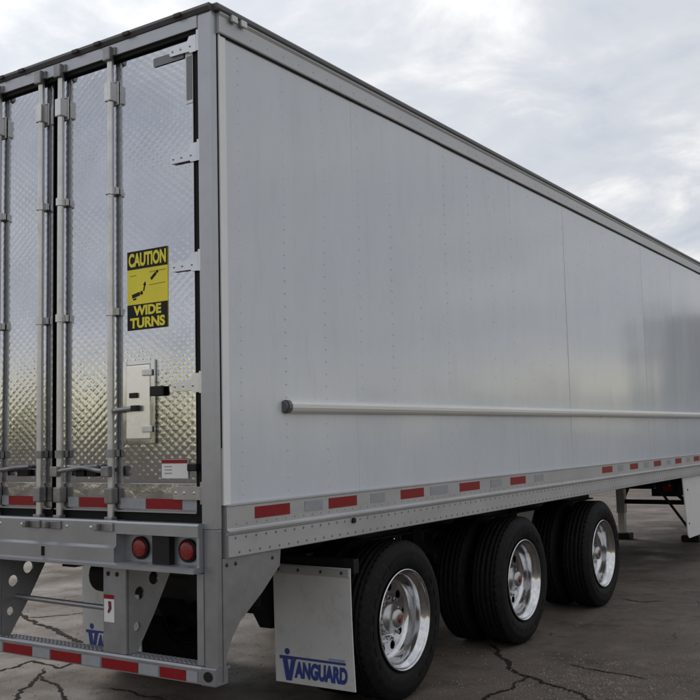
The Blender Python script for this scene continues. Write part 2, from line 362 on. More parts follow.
# top rails
for xs, sd in ((0, 1), (-2.6, -1)):
    f = lambda pts: [(xs+sd*a, z) for a, z in pts]
    rail = MB().prism(f([(-.06, 3.955), (.014, 3.955), (.018, 3.962), (.018, 4.050), (.026, 4.066), (.026, 4.072), (-.06, 4.072)]), 'Y', .031, LEN-.01).build('top_rail', RAILM, T)
    MB().prism(f([(-.06, 4.0725), (.027, 4.0725), (.034, 4.083), (.034, 4.100), (.028, 4.112), (-.06, 4.116)]), 'Y', .005, LEN-.005).build('roof_lip', DARKLIP, rail)
    MB().prism(f([(-.02, 3.9455), (.009, 3.9455), (.009, 3.9545), (-.02, 3.9545)]), 'Y', .05, LEN-.02).build('seal_strip', GASK, rail)
    rr = MB(); y = .3
    while y < 11 and sd > 0: rr.dome((.018, y, 4.0), .006, .003, (1, 0, 0), 5); y += .15
    if sd > 0: tag(rr.build('rivets', RAILM, rail), None, kind='stuff')
    if sd > 0:
        for yy in (.135, .215):
            lp = MB().box(.0265, .045, yy-.025, yy+.025, 4.040, 4.078, bev=.006).build('marker_lamp', mat('lamp_housing', (.5, .5, .5), .3, .6), rail)
    # bottom rails
    br = MB().prism(f([(-.08, 1.15), (.018, 1.15), (.022, 1.154), (.022, 1.264), (.006, 1.267), (.006, 1.279), (.030, 1.281), (.030, 1.287), (.014, 1.292), (.012, 1.30), (.012, 1.412), (.018, 1.416), (.018, 1.423), (-.005, 1.428), (-.08, 1.428)]), 'Y', .055, LEN-.02).build('side_rail', RAILM, T)
    if sd > 0:
        rv = MB()
        y = .11
        while y < 10.2:
            rv.dome((.022, y, 1.250), .0085, .004, (1, 0, 0), 6); rv.dome((.022, y+.03, 1.175), .0085, .004, (1, 0, 0), 6)
            if y < 5: rv.dome((.012, y+.02, 1.318), .005, .0025, (1, 0, 0), 5)
            y += .085
        tag(rv.build('rivets', mat('dull_rivet', (.20, .20, .21), .5, .5), br), None, kind='stuff')
    reds = [(.283, .593), (.977, 1.282), (1.819, 2.132), (2.676, 3.01), (3.583, 3.888), (5.809, 6.117), (6.708, 6.985), (7.594, 7.87)]
    whites = [(.735, .915), (1.445, 1.615), (2.225, 2.49), (3.205, 3.41), (4.08, 4.28), (6.31, 6.47), (7.22, 7.38)]
    y = 8.49
    while y < 15.8: reds.append((y, y+.28)); whites.append((y-.37, y-.20)); y += .89
    X0, X1 = sorted((xs+sd*.0125, xs+sd*.0145))
    for a, b in reds: box('red_strip', RED, br, X0, X1, a, b, 1.336, 1.398)
    for a, b in whites: box('white_strip', GTAPE if 0 else WTAPE, br, X0, X1, a, b, 1.338, 1.396)
    # scuff bar
    sb = MB().prism(f([(-.004, 1.905), (.018, 1.905), (.034, 1.918), (.040, 1.935), (.040, 1.955), (.034, 1.968), (.018, 1.977), (-.004, 1.977)]), 'Y', .60, 15.2).build('scuff_rail', mat('scuff_rail_paint', (.70, .70, .695), .3, .15, var=.04, vscale=3, stretch=(1, .3, 1)), T)
    pr = [(xs+sd*a, z) for a, z in ((-.004, 1.903), (.018, 1.903), (.034, 1.914), (.042, 1.932), (.042, 1.950), (.034, 1.968), (.018, 1.979), (-.004, 1.979))]
    CAPM = mat('dark_grey_plastic', (.11, .113, .12), .4)
    e = MB().prism(pr, 'Y', .572, .602).build('end_cap', CAPM, sb)
    MB().prism([(a*.78+(xs+sd*.008)*.22, 1.941+(z-1.941)*.80) for a, z in pr], 'Y', .553, .573).build('end_cap', CAPM, sb)
ft = MB().tube([(.02, 1.22, 1.247), (.036, 1.22, 1.247)], .017, 10).build('drain_fitting', BLK, T)

# rear frame: posts, header, sill
def mirror(x): return -2.6-x
FBOLT = mat('dark_bolt', (.05, .05, .052), .5, .5)
for sd in (1, -1):
    m = (lambda a, b: (a, b)) if sd > 0 else (lambda a, b: tuple(sorted((mirror(a), mirror(b)))))
    post = MB().box(*m(-.099, -.001), -.014, .030, 1.30, 4.098, bev=.004)
    post.box(*m(-.099, -.08), .028, .06, 1.31, 4.0)
    p = post.build('corner_post', ALU, T)
    lo = MB().box(*m(-.090, -.0015), -.0125, .0285, .605, 1.299, bev=.004).build('post_leg', GALV, T)
    # gusset plate seen from the side
    x0, x1 = m(-.012, .0025)
    MB().prism([(.029, 1.149), (.515, 1.149), (.505, 1.06), (.44, 1.01), (.35, .937), (.26, .878), (.165, .815), (.10, .745), (.055, .66), (.04, .56), (.029, .53)], 'X', x0, x1).build('gusset_plate', GALV, T)
    for yy, zz in ((.06, 1.115), (.13, 1.115), (.44, 1.11)):
        MB().dome((.0026 if sd > 0 else -2.6026, yy, zz), .012, .008, (sd, 0, 0), 6).build('bolt', FBOLT, T)
    box('leg_flange', ALU, T, *m(-.135, -.0905), -.018, -.006, .61, 1.075, bev=.002)
for sd in (1, -1):
    box('door_seal', GASK, T, *sorted((-.0995 if sd > 0 else mirror(-.0995), -.151 if sd > 0 else mirror(-.151))), .012, .06, 1.334, 3.970)
hd = MB().box(-2.5005, -.0995, -.018, .05, 3.995, 4.068, bev=.003).build('header', ALU, T)
MB().prism([(-.024, 4.0685), (.1, 4.0685), (.1, 4.11), (-.030, 4.108), (-.036, 4.09)], 'X', -2.60, .0).build('header_lip', DARKLIP, hd)
box('header_gasket', GASK, hd, -2.5005, -.0995, -.004, .05, 3.971, 3.9955)
for x in (-.22, -.62, -.86, -1.05, -1.55, -1.75, -1.98, -2.38):
    q = MB().box(x-.028, x+.028, -.05, -.0365, 4.076, 4.100, bev=.006).build('clearance_lamp', mat('dark_red_lens', (.03, .008, .008), .4), hd)

# doors
def quilt(x0, x1, z0, z1, y):
    cw, ch = .062, .045; dx, dz = cw/8, ch/8
    nx = max(1, int(round((x1-x0)/dx))); nz = int(round((z1-z0)/dz))
    xs = np.linspace(x0, x1, nx+1); zs = np.linspace(z0, z1, nz+1); X, Z = np.meshgrid(xs, zs, indexing='ij')
    u = (X/cw+Z/ch); v = (X/cw-Z/ch)
    tri = lambda t: 1-np.abs(2*(t-np.floor(t))-1)
    a_, b_ = tri(u), tri(v); k_ = 7.0
    pyr = -np.log(np.exp(-k_*a_)+np.exp(-k_*b_))/k_+np.log(2)/k_      # soft minimum: four near-flat facets
    hs = np.sin(np.floor(u)*12.9898+np.floor(v)*78.233)*43758.5453; hs = hs-np.floor(hs)
    h = .00062*(.7+.6*hs)*pyr
    rs = np.random.RandomState(3); d = np.zeros_like(h)
    for _ in range(14):
        kx, kz, ph = rs.uniform(-9, 9), rs.uniform(-6, 6), rs.uniform(0, 6.3); d += .00030*np.sin(kx*X+kz*Z+ph)
    edge = np.minimum.reduce([X-x0, x1-X, Z-z0, z1-Z])
    h = h*np.clip(edge/.01, 0, 1)
    Y = y-h-d
    V = np.stack([X, Y, Z], -1).reshape(-1, 3); M = nz+1
    i, j = np.meshgrid(np.arange(nx), np.arange(nz), indexing='ij'); a = (i*M+j).ravel()
    F = np.stack([a, a+M, a+M+1, a+1], 1)
    me = bpy.data.meshes.new('quilted_sheet'); me.from_pydata(V.tolist(), [], F.tolist())
    me.polygons.foreach_set('use_smooth', [True]*len(F)); me.materials.append(STAIN); return me
DY = .018     # door face
KICKM = mat('kick_plate_sheet', (.50, .50, .51), .16, 1, var=.2, vscale=7, bump=.004, bscale=13, rvar=.08, dirt=.35)
HINGEM = mat('hinge_steel', (.56, .57, .60), .22, .95, var=.06, vscale=9, dirt=.08)
FOOTM = mat('dull_steel', (.27, .27, .275), .4, .7, var=.3, vscale=12)
def door(x0, x1, hinge_x, hs, rods, lab):
    D = MB().box(x0, x1, DY+.001, .10, 1.378, 3.968).build('door', STAIN, T); D['label'] = lab
    o = bpy.data.objects.new('quilted_sheet', quilt(x0+.004, x1-.004, 1.535, 3.963, DY)); C.objects.link(o); o.parent = D; o.matrix_parent_inverse = Matrix.Translation(-WL(D))
    box('kick_plate', KICKM, D, x0+.004, x1-.004, DY-.006, DY, 1.392, 1.533, bev=.002)
    for a, b, c, d in ((x0-.002, x0+.006, 1.372, 3.969), (x1-.006, x1+.002, 1.372, 3.969)):
        box('edge_gasket', GASK, D, a, b, DY-.008, DY+.03, c, d)
    box('bottom_gasket', GASK, D, x0, x1, DY-.003, .09, 1.333, 1.377)
    box('drip_edge', ALU, D, x0, x1, DY-.02, DY-.0065, 1.378, 1.3855)
    for h in (3.925, 3.315, 2.715, 2.065, 1.485):
        w = hs
        pl = [(hinge_x, h+.052), (hinge_x, h-.050), (hinge_x+w*.062, h-.050), (hinge_x+w*.068, h-.040), (hinge_x+w*.205, h-.038), (hinge_x+w*.214, h-.030), (hinge_x+w*.214, h+.000), (hinge_x+w*.205, h+.008), (hinge_x+w*.085, h+.014), (hinge_x+w*.066, h+.045), (hinge_x+w*.058, h+.052)]
        if h < 1.6: pl = [(hinge_x, h+.035), (hinge_x, h-.035), (hinge_x+w*.21, h-.035), (hinge_x+w*.21, h+.035)]
        hg = MB().prism(pl, 'Y', DY-.020, DY-.007)
        hg.tube([(hinge_x-w*.004, DY-.022, h-.056), (hinge_x-w*.004, DY-.022, h+.06)], .014, 10)
        for fx in (.06, .13, .19): hg.dome((hinge_x+w*fx, DY-.020, h-.012 if h > 1.6 else h), .009, .006, (0, -1, 0))
        hg.build('hinge', HINGEM, D)
    for x in rods:
        ry = DY-.034
        MB().tube([(x, ry, 1.285), (x, ry, 4.03)], .020, 14).build('lock_rod', RODM, D)
        g = MB()
        g.box(x-.038, x+.038, DY-.010, DY-.004, 3.71, 3.85, bev=.002)
        g.box(x-.027, x+.027, ry-.026, DY-.0095, 3.725, 3.835, bev=.006)
        g.build('rod_bearing', RODM, D)
        for z in (3.20, 2.50, 1.70):
            g = MB().tube([(x, ry, z-.022), (x, ry, z+.022)], .029, 12); g.box(x-.04, x+.04, ry+.012, DY-.004, z-.02, z+.02, bev=.003)
            g.build('rod_guide', RODM if z > 2 else FOOTM, D)
        k = MB().box(x-.028, x+.028, -.052, -.0185, 3.965, 4.045, bev=.006); k.box(x-.05, x+.05, -.028, -.0185, 3.995, 4.04)
        k.build('cam_keeper', FOOTM, D)
        k = MB().box(x-.03, x+.03, ry-.026, ry+.026, 1.42, 1.51, bev=.008); k.build('rod_clamp', FOOTM, D)
        k = MB().box(x-.03, x+.03, ry-.026, ry+.02, 1.285, 1.35, bev=.006)
        k.box(x-.06, x+.06, -.064, -.0525, 1.272, 1.318, bev=.004); k.box(x-.058, x-.03, -.095, -.0645, 1.276, 1.314, bev=.006)
        k.build('rod_foot', FOOTM, D)
    return D
RD = door(-1.272, -.150, -.105, -1, (-.775, -1.205), 'right hand quilted stainless door with caution sign')
LD = door(-2.450, -1.300, -2.495, 1, (-1.385, -1.80), 'left hand quilted stainless door')
# door handles on the inner rods
for D, x, s in ((RD, -1.205, 1), (LD, -1.80, 1), (RD, -.775, -1)):
    h = MB().tube([(x, DY-.06, 1.60), (x+s*.06, DY-.07, 1.605), (x+s*.20, DY-.055, 1.622), (x+s*.34, DY-.05, 1.63)], [.014, .013, .012, .010], 8)
    h.box(x-.03, x+.03, DY-.085, DY-.05, 1.57, 1.63, bev=.006)
    h.build('handle', FOOTM, D)
    k = MB().box(x+s*.25-.05, x+s*.25+.05, DY-.03, DY-.008, 1.57, 1.61, bev=.004); k.build('handle_catch', CHAS, D)
# reflective tape on kick plates
for D, lst in ((RD, [(-.526, -.262, RED), (-.725, -.53, WTAPE), (-.258, -.155, WTAPE), (-1.066, -.83, RED), (-1.16, -1.07, WTAPE)]), (LD, [(-1.70, -1.455, RED), (-1.77, -1.705, WTAPE), (-2.2, -1.93, RED), (-2.40, -2.21, WTAPE)])):
    for a, b, m in lst: box('red_strip' if m is RED else 'white_strip', m, D, a, b, DY-.009, DY-.0065, 1.396, 1.452)
# grey corner tape at the top of the doors
for D, mm in ((RD, lambda a, b: (a, b)), (LD, lambda a, b: tuple(sorted((mirror(a), mirror(b)))))):
    box('corner_tape', GTAPE, D, *mm(-.455, -.225), DY-.0066, DY-.0045, 3.865, 3.915)
    box('corner_tape', GTAPE, D, *mm(-.205, -.165), DY-.0066, DY-.0045, 3.62, 3.865)
    box('tape_backing', TRIM, D, *mm(-.215, -.16), DY-.0042, DY-.0032, 3.60, 3.93)
# vent hatch
vh = box('vent_hatch', CREAM, T, -.668, -.482, DY-.022, DY-.004, 1.775, 2.185, bev=.006)
for a in ((-.70, -.668, 1.75, 2.21), (-.482, -.452, 1.75, 2.21)): box('hatch_frame', STAIN, vh, a[0], a[1], DY-.016, DY-.003, a[2], a[3], bev=.003)
for a in ((1.748, 1.775), (2.186, 2.21)): box('hatch_frame', STAIN, vh, -.667, -.483, DY-.015, DY-.003, *a, bev=.003)
for z in (2.14, 1.83): box('hatch_hinge', RODM, vh, -.535, -.46, DY-.032, DY-.0225, z-.018, z+.018, bev=.004)
box('latch', BLK, vh, -.478, -.378, DY-.028, DY-.0165, 2.008, 2.062, bev=.004)
box('latch', BLK, vh, -.632, -.572, DY-.034, DY-.0225, 2.003, 2.032, bev=.004)
h = MB().tube([(-.735, DY-.045, 1.938), (-.60, DY-.04, 1.946)], .014, 8).build('latch_handle', GALV, vh)
box('latch', BLK, vh, -.605, -.555, DY-.05, DY-.0225, 1.93, 1.962, bev=.004)
# notice on the lower door
nt_ = box('notice_label', PAPER, T, -.405, -.215, DY-.0105, DY-.0035, 1.562, 1.662)
box('red_band', RED, nt_, -.404, -.216, DY-.0125, DY-.0107, 1.642, 1.661)
for z in (1.622, 1.604, 1.586): box('print_line', mat('grey_print', (.3, .3, .33), .5), nt_, -.385, -.27-.03*((z*1000) % 3), DY-.0118, DY-.0107, z, z+.006)
box('door_stop', BLK, T, -.20, -.135, DY-.035, DY-.004, 1.60, 1.64, bev=.006)
# caution sign
cs = box('caution_sign', YEL, T, -.672, -.358, DY-.0042, DY-.001, 2.384, 2.832); cs['label'] = 'yellow and black caution wide turns sign'
box('black_band', INK, cs, -.672, -.358, DY-.0048, DY-.0043, 2.728, 2.832)
box('black_band', INK, cs, -.672, -.358, DY-.0048, DY-.0043, 2.384, 2.528)
lettering('CAUTION', (-.660, -.370, 2.742, 2.820), DY-.005, YEL, cs, bold=.042, extrude=.0006)
lettering('WIDE', (-.622, -.408, 2.464, 2.520), DY-.005, YEL, cs, bold=.042, extrude=.0006)
lettering('TURNS', (-.650, -.380, 2.394, 2.453), DY-.005, YEL, cs, bold=.042, extrude=.0006)
def ink(*r): return box('diagram_mark', INK, cs, r[0], r[1], DY-.0048, DY-.0043, r[2], r[3])
def mark(pts): MB().prism(pts, 'Y', DY-.0048, DY-.0043).build('diagram_mark', INK, cs)
def truck(cx, cz, k, ang):      # plan view: trailer, cab and two small cars beside a kerb line
    ca_, sa_ = math.cos(ang), math.sin(ang)
    def q(x0, x1, z0, z1): mark([(cx+k*(x*ca_-z*sa_), cz+k*(x*sa_+z*ca_)) for x, z in ((x0, z0), (x1, z0), (x1, z1), (x0, z1))])
    q(-.05, .012, -.011, .011); q(.017, .036, -.010, .010); q(.012, .017, -.003, .003)
truck(-.585, 2.585, 1.0, R(12)); truck(-.455, 2.685, .8, R(38))
mark([(-.625, 2.552), (-.600, 2.556), (-.601, 2.566), (-.626, 2.562)])
mark([(-.548, 2.600), (-.538, 2.640), (-.528, 2.636), (-.538, 2.598)]); mark([(-.548, 2.634), (-.524, 2.630), (-.530, 2.655)])
for z0 in (2.628, 2.700): mark([(-.50, z0), (-.375, z0+.004), (-.375, z0+.0065), (-.50, z0+.0025)])
mark([(-.650, 2.690), (-.60, 2.692), (-.60, 2.6945), (-.650, 2.6925)])

# sill
prof = [(.05, 1.332), (-.045, 1.332), (-.052, 1.322), (-.052, 1.197), (-.070, 1.183), (-.070, 1.106), (-.088, 1.098), (-.088, 1.082), (.05, 1.082)]
sill = MB().prism(prof, 'X', -1.905, -.695).build('sill', ALU, T)
for sd in (1, -1):
    m = (lambda a, b: (a, b)) if sd > 0 else (lambda a, b: tuple(sorted((mirror(a), mirror(b)))))
    MB().prism([(.03, 1.330), (-.047, 1.330), (-.054, 1.320), (-.054, 1.262), (.03, 1.262)], 'X', *m(-.6945, -.0915)).build('lamp_shelf', ALU, sill)
    MB().prism([(.03, 1.108), (-.072, 1.108), (-.090, 1.098), (-.090, 1.080), (.03, 1.080)], 'X', *m(-.6945, -.0915)).build('lamp_shelf', ALU, sill)
    box('lamp_recess', GALV, sill, *m(-.694, -.092), .012, .026, 1.109, 1.2615)
    box('lamp_side', ALU, sill, *m(-.110, -.0915), -.045, .0115, 1.1085, 1.2615)
    box('lamp_block', BLK, sill, *m(-.445, -.318), -.030, .0115, 1.1085, 1.2615, bev=.003)
    for cx in (-.565, -.215):
        c = cx if sd > 0 else mirror(cx)
        def yl(prof_, n=28):
            b = MB(); m_ = len(prof_); V = []
            for k in range(n):
                a = 2*math.pi*k/n; V += [(c+r*math.cos(a), y, 1.185+r*math.sin(a)) for y, r in prof_]
            b.add(V, [(k*m_+i, k*m_+i+1, ((k+1) % n)*m_+i+1, ((k+1) % n)*m_+i) for k in range(n) for i in range(m_-1)], True); return b
        hs_ = yl([(.0115, .062), (-.004, .062), (-.008, .057), (-.004, .052), (.0, .049)]).build('tail_lamp', BLK, T)
        yl([(0, .050), (-.010, .049), (-.015, .041), (-.017, .02), (-.0175, .001)]).build('lens', LENS, hs_)
sl_ = box('sill_slot', GASK, sill, -1.295, -1.272, -.0745, -.0705, 1.118, 1.172)
for x in (-.9, -1.1, -1.5, -1.7): MB().dome((x, -.052, 1.29), .011, .006, (0, -1, 0)).build('sill_bolt', RODM, sill)

# rear impact guard
gd = MB().prism([(-.030, .520), (-.030, .596), (-.022, .606), (.085, .606), (.085, .590), (-.012, .590), (-.012, .532), (.05, .532), (.05, .520)], 'X', -2.6, -.002)
guard = gd.build('impact_guard', GALV, T); guard['label'] = 'low grey rear bumper bar with red and white reflective strips'
ec = MB().box(-.1, -.003, -.032, .07, .515, .607, bev=.006).build('end_fitting', GALV, guard)
def disc(x, y, z, rx, rz, m, nm, par):
    b = MB(); n = 18; pts = [(x+rx*math.cos(2*math.pi*k/n), z+rz*math.sin(2*math.pi*k/n)) for k in range(n)]
    b.prism(pts, 'Y', y-.003, y); return b.build(nm, m, par)
disc(-.05, -.0325, .563, .030, .026, BLK, 'end_plug', ec)
for a, b in ((-.39, -.205), (-.834, -.554), (-1.261, -1.005), (-1.688, -1.429), (-2.06, -1.85), (-2.45, -2.25)): box('red_strip', RED, guard, a, b, -.0325, -.0303, .526, .580)
for a, b in ((-.200, -.125), (-.545, -.40), (-.995, -.845), (-1.42, -1.27), (-1.84, -1.70), (-2.24, -2.07)): box('white_strip', WTAPE, guard, a, b, -.0325, -.0303, .526, .580)
st = MB(); x = -2.5
while x < -.12:
    if not (-.88 < x < -.64 or -1.96 < x < -1.72):
        for yy in (.004, .032, .060): st.box(x, x+.020, yy, yy+.012, .606, .611)
    x += .034
tag(st.build('serrated_grip', GALV, guard), None, kind='stuff')
for sd in (1, -1):
    m = (lambda a, b: (a, b)) if sd > 0 else (lambda a, b: tuple(sorted((mirror(a), mirror(b)))))
    gpst = MB().box(*m(-.842, -.664), -.012, .004, .607, 1.0815, bev=.003).build('guard_post', GALV, guard)
    # perforated side plate, tapering towards the bar
    for xa in ((-.664,) if sd > 0 else (-.842,)):
        a, b = m(xa-.006, xa+.006)
        outer = [(.0045, 1.08), (.36, 1.08), (.345, 1.04), (.20, .80), (.09, .64), (.07, .6075), (.0045, .6075)]
        bm = bmesh.new()
        def loop(pts): 
            vs = [bm.verts.new((a, y, z)) for y, z in pts]; return [bm.edges.new((vs[i], vs[(i+1) % len(vs)])) for i in range(len(vs))]
        es = loop(outer)
        for cy, cz, r in ((.085, .925, .036), (.195, .995, .038), (.065, .745, .026)):
            es += loop([(cy+r*math.cos(2*math.pi*k/14), cz+r*math.sin(2*math.pi*k/14)) for k in range(14)])
        bmesh.ops.triangle_fill(bm, edges=es, use_beauty=True)
        ex = bmesh.ops.extrude_face_region(bm, geom=list(bm.faces))
        for v in ex['geom']:
            if isinstance(v, bmesh.types.BMVert): v.co.x = b
        bmesh.ops.recalc_face_normals(bm, faces=bm.faces)
        me = bpy.data.meshes.new('perforated_plate'); bm.to_mesh(me); bm.free(); me.materials.append(GALV if sd > 0 else GALV)
        inst(me, 'perforated_plate', guard, (0, 0, 0))
    c = -.753 if sd > 0 else mirror(-.753)
    for dx in (-.05, .02): disc(c+dx, -.0125, 1.035, .012, .013, BLK, 'bolt', gpst)
MB().tube([(-2.5, .115, .835), (-.85, .115, .815)], .016, 8).build('cross_tube', GALV, guard)
lb = box('warning_label', PAPER, T, -.832, -.752, -.0155, -.0125, .772, .922)
box('red_band', RED, lb, -.832, -.752, -.0165, -.0157, .898, .922)
MB().prism([(-.80, .885), (-.775, .885), (-.772, .845), (-.79, .82), (-.805, .825), (-.795, .85)], 'Y', -.0165, -.0157).build('print_mark', mat('maroon_print', (.12, .02, .05), .5), lb)

# mud flaps with logo
def flap(x0, right):
    x1 = x0+.62; y = 1.30
    b = MB(); n, k = 8, 10
    def bend(u, w): return y+.007*math.sin(3*u+2*w)+.028*(1-w)**2-.012*(1-w)**3*math.sin(2.2*u+.6)
    F0 = [(x0+(x1-x0)*i/n, bend(i/n, j/k), .18+.76*j/k) for i in range(n+1) for j in range(k+1)]
    q = k+1
    b.add(F0, [(i*q+j, (i+1)*q+j, (i+1)*q+j+1, i*q+j+1) for i in range(n) for j in range(k)], True)
    b.add([(p[0], p[1]+.010, p[2]) for p in F0], [(i*q+j, i*q+j+1, (i+1)*q+j+1, (i+1)*q+j) for i in range(n) for j in range(k)], True)
    bd = [i*q for i in range(n+1)]+[n*q+j for j in range(1, k+1)]+[i*q+k for i in range(n-1, -1, -1)]+[j for j in range(k-1, 0, -1)]
    e = [F0[i] for i in bd]; m = len(e)
    b.add(e+[(p[0], p[1]+.010, p[2]) for p in e], [(i, (i+1) % m, m+(i+1) % m, m+i) for i in range(m)])
    f = b.build('mud_flap', FLAP, T); f['label'] = 'white mud flap with blue lettering'
    MB().box(x0+.01, x1-.01, y-.014, y-.0065, .885, .935, bev=.002).build('clamp_bar', mat('clamp_grey', (.40, .41, .41), .5, .3), f)
    MB().box(x0+.05, x0+.62, y+.04, y+.10, .90, .99, bev=.004).build('flap_hanger', CHAS, f)
    for bx in (.06, .22, .40, .56): MB().dome((x0+bx, y-.014, .91), .012, .008, (0, -1, 0)).build('clamp_bolt', FBOLT, f)
    LY = y-.006
    def conform(o):
        for v in o.data.vertices:
            v.co.y = bend((v.co.x-x0)/.62, (v.co.z-.18)/.76)-.0012-(.0012 if v.co.y < LY else 0)
    def lp(pts, m=BLUE, nm='logo_mark'): conform(MB().prism([(x0+a, .18+c) for a, c in pts], 'Y', LY-.003, LY+.003).build(nm, m, f))
    lp([(.035, .150), (.035, .172), (.175, .172), (.56, .172), (.56, .157), (.175, .157), (.165, .145), (.155, .150)])
    lp([(.060, .149), (.100, .149), (.112, .075), (.128, .149), (.165, .149), (.130, .015), (.085, .015)])
    lp([(.087+.021*math.cos(2*math.pi*i/14)+.012, .200+.021*math.sin(2*math.pi*i/14)) for i in range(14)])
    lp([(.43, .176), (.43, .190), (.555, .190), (.555, .176)], PBLUE)
    conform(lettering('ANGUARD', (x0+.152, x0+.570, .18+.036, .18+.144), LY+.001, BLUE, f, bold=.06, shear=.12, extrude=.004))
    return f
flap(-.68, True); flap(-2.54, False)

# wheels
def tyre_mesh():
    w = .285; Rr = .527; h = w/2
    half = [(h-.055, .330), (h-.028, .337), (h-.008, .375), (h, .42), (h-.003, .432), (h-.001, .44), (h-.006, .465), (h-.012, .478), (h-.020, .486), (h-.027, .506), (h-.040, .519)]
    tread = []
    gx = [.082, .045, 0, -.045, -.082]
    for g in gx: tread += [(g+.0075, .525+.002*(1-abs(g)/.1)), (g+.005, .510), (g-.005, .510), (g-.0075, .525+.002*(1-abs(g)/.1))]
    prof = half+tread+[(-a, r) for a, r in half[::-1]]
    b = MB().lathe(prof, 72)
    # shoulder lugs
    for k in range(60):
        a = 2*math.pi*k/60
        for s in (1, -1):
            pts = []
            for da, (x, r) in [(d, q) for d in (-.030, .030) for q in ((h-.030, .500), (h-.041, .5225), (h-.055, .527), (h-.055, .50))]:
                pts.append((s*x, r*math.cos(a+da), r*math.sin(a+da)))
            b.add(pts, [(0, 1, 5, 4), (1, 2, 6, 5), (0, 3, 2, 1), (4, 5, 6, 7)])
    # raised sidewall blocks (moulded marks)
    for k in range(26):
        if k % 13 > 7: continue
        a0 = 2*math.pi*k/26
        pts = [(h+dx-.003, r*math.cos(a0+da), r*math.sin(a0+da)) for dx in (0, .0045) for r in (.405, .43) for da in (0, .14)]
        b.add(pts, [(4, 5, 7, 6), (0, 4, 6, 2), (1, 3, 7, 5), (0, 1, 5, 4), (2, 6, 7, 3)])
    return b.mesh('tyre', RUB)
def rim_mesh():
    b = MB(); h = .1425
    b.lathe([(h-.060, .322), (h-.022, .334), (h-.012, .336), (h-.008, .331), (h-.010, .323), (h-.022, .322), (h-.040, .312), (h-.048, .300), (h-.066, .291), (h-.110, .285), (h-.150, .278), (h-.165, .268), (h-.170, .250)], 72)
    # disc with ten hand holes
    xd = h-.170; r0_, r1_, rc, rh = .165, .250, .208, .030
    n = 24
    for s in range(10):
        a0 = 2*math.pi*s/10; hole, outer = [], []
        for i in range(n):
            t = 2*math.pi*i/n; dr, dt = math.cos(t), math.sin(t)
            hole.append((rc+rh*dr, (rh*dt)/rc))
            m = max(abs(dr)/((r1_-r0_)/2), abs(dt)/(math.pi/10*rc)); R2 = 1/m
            outer.append((rc+R2*dr+(r0_+r1_)/2-rc if 0 else max(r0_, min(r1_, (r0_+r1_)/2+R2*dr)), (R2*dt)/rc))
        P = lambda r, a, x: (x, r*math.cos(a0+a), r*math.sin(a0+a))
        dz = lambda r: xd-.012*((r1_-r)/(r1_-r0_))*0
        b.add([P(r, a, xd) for r, a in hole]+[P(r, a, xd) for r, a in outer], [(i, (i+1) % n, n+(i+1) % n, n+i) for i in range(n)])
        b.add([P(r, a, xd) for r, a in hole]+[P(r, a, xd-.025) for r, a in hole], [(i, (i+1) % n, n+(i+1) % n, n+i) for i in range(n)], True)
    b.lathe([(xd, .165), (xd+.004, .160), (xd+.004, .105)], 60)
    return b.mesh('rim', POL)
def hub_mesh():
    xd = .1425-.170
    b = MB().lathe([(xd-.01, .108), (xd+.035, .104), (xd+.050, .092), (xd+.056, .075), (xd+.085, .070), (xd+.105, .062), (xd+.112, .045), (xd+.112, 0.001)], 40)
    return b.mesh('hub', mat('hub_metal', (.42, .42, .43), .3, .9, var=.15, dirt=.3))
def nut_mesh():
    b = MB(); xd = .1425-.170
    for r, x0_, x1_ in ((.0185, xd+.004, xd+.030), (.012, xd+.030, xd+.048)):
        n = 6; b.prism([(r*math.cos(2*math.pi*k/n), r*math.sin(2*math.pi*k/n)) for k in range(n)], 'X', x0_, x1_)
    return b.mesh('wheel_nut', POL)
TY, RM, HB, NU = tyre_mesh(), rim_mesh(), hub_mesh(), nut_mesh()
RMI = RM.copy(); RMI.materials.clear(); RMI.materials.append(CHAS)
DRUM = MB().lathe([(-.03, .10), (-.03, .215), (.16, .215), (.165, .20), (.165, .05)], 32).mesh('brake_drum', CHAS)
AX = [1.92, 3.905, 5.885]
RZ = .527
REDCAP = mat('red_hub_cap', (.13, .03, .022), .35)
